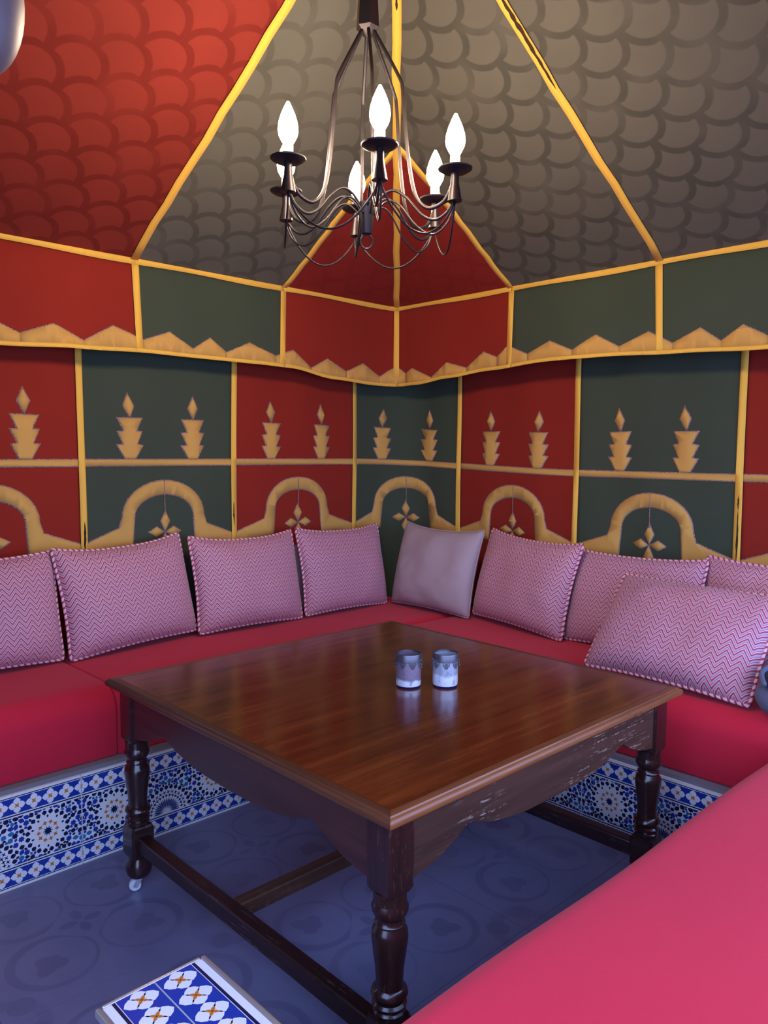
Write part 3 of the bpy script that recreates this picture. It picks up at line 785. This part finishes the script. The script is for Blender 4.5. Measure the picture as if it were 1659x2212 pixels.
# ================================================================ CHANDELIER
CHX, CHY = 1.385, 1.512
ch = thing('chandelier', 'black wrought iron chandelier with six lit candle bulbs above the table', 'chandelier', (CHX, CHY, 0))
bm = bmesh.new(); lathe(bm, [(.006, 2.392), (.0295, 2.415), (.0300, 2.418), (.024, 2.53), (.015, 2.60), (.007, 2.605)], 6); obj('top_hub', bm, m_iron, ch)
bm = bmesh.new(); tube(bm, [(0, 0, 2.60), (0, 0, EZ+g(EY-CHY)-.004)], .006, 8); lathe(bm, [(.045, EZ+g(EY-CHY)-.03), (.05, EZ+g(EY-CHY)-.02), (.02, EZ+g(EY-CHY)-.002)], 20); obj('suspension_rod', bm, m_iron, ch)
RB, ZP = .235, 2.036
A0 = math.atan2(-CHY, -CHX)+math.radians(7)
for k in range(6):
    a = A0+k*PI/3; e = Vector((math.cos(a), math.sin(a), 0)); zz = Vector((0, 0, 1)); sd = Vector((-math.sin(a), math.cos(a), 0))
    P = lambda r, z, s=0: e*r+zz*z+sd*s
    bm = bmesh.new()
    pts = spline([P(.018, 2.405), P(.030, 2.385), P(.085, 2.285), P(.096, 2.25), P(.105, 2.15), P(.118, 2.05), P(.135, 1.985), P(.165, 1.955), P(.200, 1.962), P(.220, 1.985), P(RB, 2.02)], 6)
    tube(bm, pts, .0046, 8)
    arm = obj('arm', bm, m_iron, ch, smooth=True)
    c = P(RB, 0)
    bm = bmesh.new(); lathe(bm, [(.006, ZP-.004), (.030, ZP-.003), (.042, ZP+.004), (.043, ZP+.007), (.030, ZP+.001), (.006, ZP+.001)], 28, c); obj('drip_plate', bm, m_iron, arm, smooth=.7)
    bm = bmesh.new(); lathe(bm, [(.0185, ZP-.072), (.0175, ZP-.066), (.0105, ZP-.030), (.0095, ZP-.003)], 16, c); obj('bell_socket', bm, m_iron, arm, smooth=.7)
    bm = bmesh.new(); lathe(bm, [(.0125, ZP+.001), (.0125, ZP+.036), (.010, ZP+.037)], 16, c); obj('candle_sleeve', bm, m_sleeve, arm, smooth=.7)
    bm = bmesh.new(); lathe(bm, [(.009, ZP+.037), (.014, ZP+.043), (.0220, ZP+.058), (.0245, ZP+.071), (.0225, ZP+.088), (.0165, ZP+.107), (.0090, ZP+.124), (.003, ZP+.136)], 14, c); obj('bulb', bm, m_bulb, arm, smooth=True)
    bm = bmesh.new()
    tube(bm, spline([P(.020, 1.975), P(.045, 2.000), P(.075, 2.008), P(.110, 1.985), P(.150, 1.940), P(.185, 1.925), P(.215, 1.940), P(.232, 1.966)], 6), .0036, 6)
    tube(bm, spline([P(.016, 1.955, .008), P(.050, 1.985, .008), P(.085, 1.975, .008), P(.130, 1.920, .008), P(.175, 1.892, .008), P(.215, 1.915, .006), P(.236, 1.966, .004)], 6), .0026, 6)
    obj('scroll', bm, m_iron, ch, smooth=True)
    a2 = a+PI/3; c2 = Vector((math.cos(a2), math.sin(a2), 0))*RB
    bm = bmesh.new(); g_ = []
    for i in range(17):
        t = i/16; p = c.lerp(c2, t); q = p*(1+.03*math.sin(PI*t)); q.z = 1.964-.098*math.sin(PI*t)**.8; g_.append(q)
    tube(bm, g_, .0026, 6); obj('garland_wire', bm, m_iron, ch, smooth=True)
bm = bmesh.new(); lathe(bm, [(.006, 1.905), (.013, 1.908), (.0155, 1.918), (.017, 1.94), (.0225, 1.975), (.0235, 1.985), (.010, 1.986)], 20); obj('centre_cup', bm, m_iron, ch, smooth=.7)
bm = bmesh.new(); tube(bm, [(.0155*math.cos(t)*.8, .0155*math.cos(t)*-.6, 1.888+.0185*math.sin(t)) for t in [2*PI*i/24 for i in range(24)]], .0026, 6, True); obj('pull_ring', bm, m_iron, ch, smooth=True)

# ================================================================ CANDLE CUPS
def cup_mat(name, tone, level):
    m = M(name, tone, .28); o = m.coord('Object'); x, y, z = m.xyz(o)
    n = m.noise(o, 26, 4); n2 = m.noise(o, 60, 4)
    h = (z+n*.030-.015)
    frost = h.soft(level+.004, level-.004)
    c = m.mix(n2, sc(tone, .7), sc(tone, 1.35)); c = m.mix(frost, c, (.74, .76, .80)); c = m.mix(n2.soft(.60, .66)*.5, c, (.16, .13, .16)); m.base(c)
    m.b.inputs['Metallic'].default_value = .25; m.bump(n2, .2, .001)
    return m.mat
m_silver = M('tarnished_silver', (.17, .16, .18), .42, .85).mat
def cup(label, loc, rz, tone, level):
    t = thing('candle_cup', label, 'candle holder', loc, rz, 'silver trimmed candle cups on the table')
    h, r = .098, .0370; body = cup_mat(label[:14], tone, level)
    bm = bmesh.new(); lathe(bm, [(.020, .004), (r-.006, .0035), (r-.001, .006), (r, .012), (r, h), (r-.003, h), (r-.003, .014), (.010, .012)], 40); obj('glass_body', bm, body, t, smooth=.7)
    bm = bmesh.new(); lathe(bm, [(.015, 0), (r-.003, 0), (r-.001, .004), (r-.002, .0055), (.015, .0045)], 40); obj('base_pad', bm, m_navy, t, smooth=.7)
    bm = bmesh.new(); lathe(bm, [(r+.0003, h-.022), (r+.0012, h-.021), (r+.0012, h-.002), (r+.0004, h+.001), (r-.0032, h+.001), (r-.0034, h-.004)], 40, cap=False)
    for zz in (h-.019, h-.0155):
        for i in range(56): 
            a = 2*PI*i/56; bmesh.ops.create_icosphere(bm, subdivisions=1, radius=.0013, matrix=Matrix.Translation(((r+.0012)*math.cos(a), (r+.0012)*math.sin(a), zz)))
    col = obj('silver_collar', bm, m_silver, t, smooth=.7)
    for i in range(8):
        a = 2*PI*i/8+.2; bm = bmesh.new(); R_ = Matrix.Translation(((r+.0025)*math.cos(a), (r+.0025)*math.sin(a), 0)) @ Matrix.Rotation(a, 4, 'Z')
        z0 = h-.030
        for q in range(15):                       # beaded crescent
            b = PI*1.15*q/14+PI*.925; bmesh.ops.create_icosphere(bm, subdivisions=1, radius=.0015, matrix=R_ @ Matrix.Translation((0, .0095*math.cos(b), z0+.006+.0105*math.sin(b))))
        tube(bm, [R_ @ Vector((.001, .0042*math.cos(2*PI*j/14), z0+.003+.0042*math.sin(2*PI*j/14))) for j in range(14)], .0011, 6, True)
        bmesh.ops.create_icosphere(bm, subdivisions=1, radius=.0020, matrix=R_ @ Matrix.Translation((.001, 0, z0+.003)))
        for q in (-.003, .003, 0): bmesh.ops.create_icosphere(bm, subdivisions=2, radius=.0018, matrix=R_ @ Matrix.Translation((.002, q, z0-.0065-(.0018 if q == 0 else 0))))
        obj('pendant_charm', bm, m_silver, col, smooth=True)
    return t
cup('mauve grey candle cup on the table, left one of the two', (1.600, 1.555, TZ), .1, (.24, .17, .22), .022)
cup('pale frosted candle cup on the table, right one of the two', (1.682, 1.484, TZ), .6, (.40, .42, .48), .034)

# ================================================================ TILED PEDESTAL (bottom of the photo)
ped = thing('tiled_pedestal', 'low pedestal topped with blue flower tiles in the left foreground', 'pedestal', (.607, 1.02, 0))
bm = bmesh.new(); box(bm, (-.100, -.19, 0), (.100, .188, .412)); obj('body', bm, m_plinth, ped, bevel=.012, seg=3)
m_trim = M('brushed_metal_trim', (.50, .46, .42), .35, .7).mat
for s in (-1, 1):
    bm = bmesh.new(); box(bm, (min(s*.094, s*.105), -.192, .404), (max(s*.094, s*.105), .190, .4195)); obj('edge_trim', bm, m_trim, ped, bevel=.004, seg=3)
for s in (-1, 1):
    bm = bmesh.new(); box(bm, (-.0935, min(s*.184, s*.192), .404), (.0935, max(s*.184, s*.192), .4195)); obj('edge_trim', bm, m_trim, ped, bevel=.004, seg=3)
for s in (-1, 1):
    bm = bmesh.new(); a, b = sorted((s*.0015, s*.0932)); box(bm, (a, -.183, .405), (b, .183, .4175))
    P = [(rect(*sorted((s*.0015, s*.071)), -.183, .183), 1, 1), (rect(*sorted((s*.0725, s*.0785)), -.183, .183), 2, 1)]
    for k in range(7):
        c = (s*.0365, .158-.0525*k); P += [(leafp(c, PI/2*q, .001, .0262 if q % 2 else .0320, .0150, .52), 0, 2) for q in range(4)]+[(leafp(c, PI/4+PI/2*q, -.001, .0120, .0034), 3, 3) for q in range(4)]
    for p, mi, l in P:
        q = clip(p, a, b, -.183, .183)
        if q:
            f = bm.faces.new([bm.verts.new((x, y, .4175+.0003*l)) for x, y in q]); f.material_index = mi
    bm.normal_update(); bmesh.ops.triangulate(bm, faces=[f for f in bm.faces if len(f.verts) > 4]); bmesh.ops.recalc_face_normals(bm, faces=bm.faces)
    for f in bm.faces:
        if f.calc_center_median().z > .4176 and f.normal.z < 0: f.normal_flip()
    obj('top_tile', bm, TILE, ped)

# ================================================================ SMALL THINGS AT THE EDGES
m_navycloth = cloth('black_nylon', (.012, .012, .02), .3, .6); m_denim = cloth('grey_blue_denim', (.10, .12, .20), .3, .85)
bag = thing('cloth_bag', 'dark grey blue cloth bag by the right edge on the red bench', 'bag', (2.50, .790, SZ+.008))
bm = bmesh.new(); bmesh.ops.create_uvsphere(bm, u_segments=28, v_segments=18, radius=1)
for v in bm.verts:
    n = mnoise.noise(v.co*1.6)*.22+mnoise.noise(v.co*4)*.08; v.co = Vector((v.co.x*.155, v.co.y*.105, max(-.98, v.co.z)*.055+.054))*(1+n*.35); v.co.z = max(.001, v.co.z)
obj('pouch', bm, m_denim, bag, smooth=True)
bm = bmesh.new(); bmesh.ops.create_uvsphere(bm, u_segments=24, v_segments=14, radius=1)
for v in bm.verts:
    n = mnoise.noise(v.co*2+Vector((4, 2, 1)))*.25; v.co = Vector((v.co.x*.135, v.co.y*.085, v.co.z*.030))*(1+n*.4)+Vector((.01, .005, .112))
obj('flap', bm, m_navycloth, bag, smooth=True)
bm = bmesh.new(); tube(bm, spline([(-.115, .05, .105), (-.07, .075, .128), (.0, .06, .146), (.07, .03, .142), (.12, -.02, .12)], 8), .008, 8); obj('strap', bm, m_denim, bag, smooth=True)
lan = thing('hanging_lantern', 'rounded grey metal lantern hanging at the top left corner', 'lantern', (.268, .905, 1.738))
m_shade = M('grey_enamel', (.13, .105, .11), .5).mat
bm = bmesh.new(); lathe(bm, [(max(.003, .0545*math.sin(PI*(i+.3)/20.6)**.85), .075-.075*math.cos(PI*i/20)) for i in range(21)], 48); obj('shade', bm, m_shade, lan, smooth=True)
zr = EZ+.35-1.738
bm = bmesh.new(); lathe(bm, [(.012, .148), (.012, .168), (.004, .172)], 16); obj('cap', bm, m_iron, lan, smooth=.7)
bm = bmesh.new(); tube(bm, [(0, 0, .17), (0, 0, EZ+g(dmaxL(.268))-.012-1.738)], .0025, 6); obj('cord', bm, m_iron, lan, smooth=True)
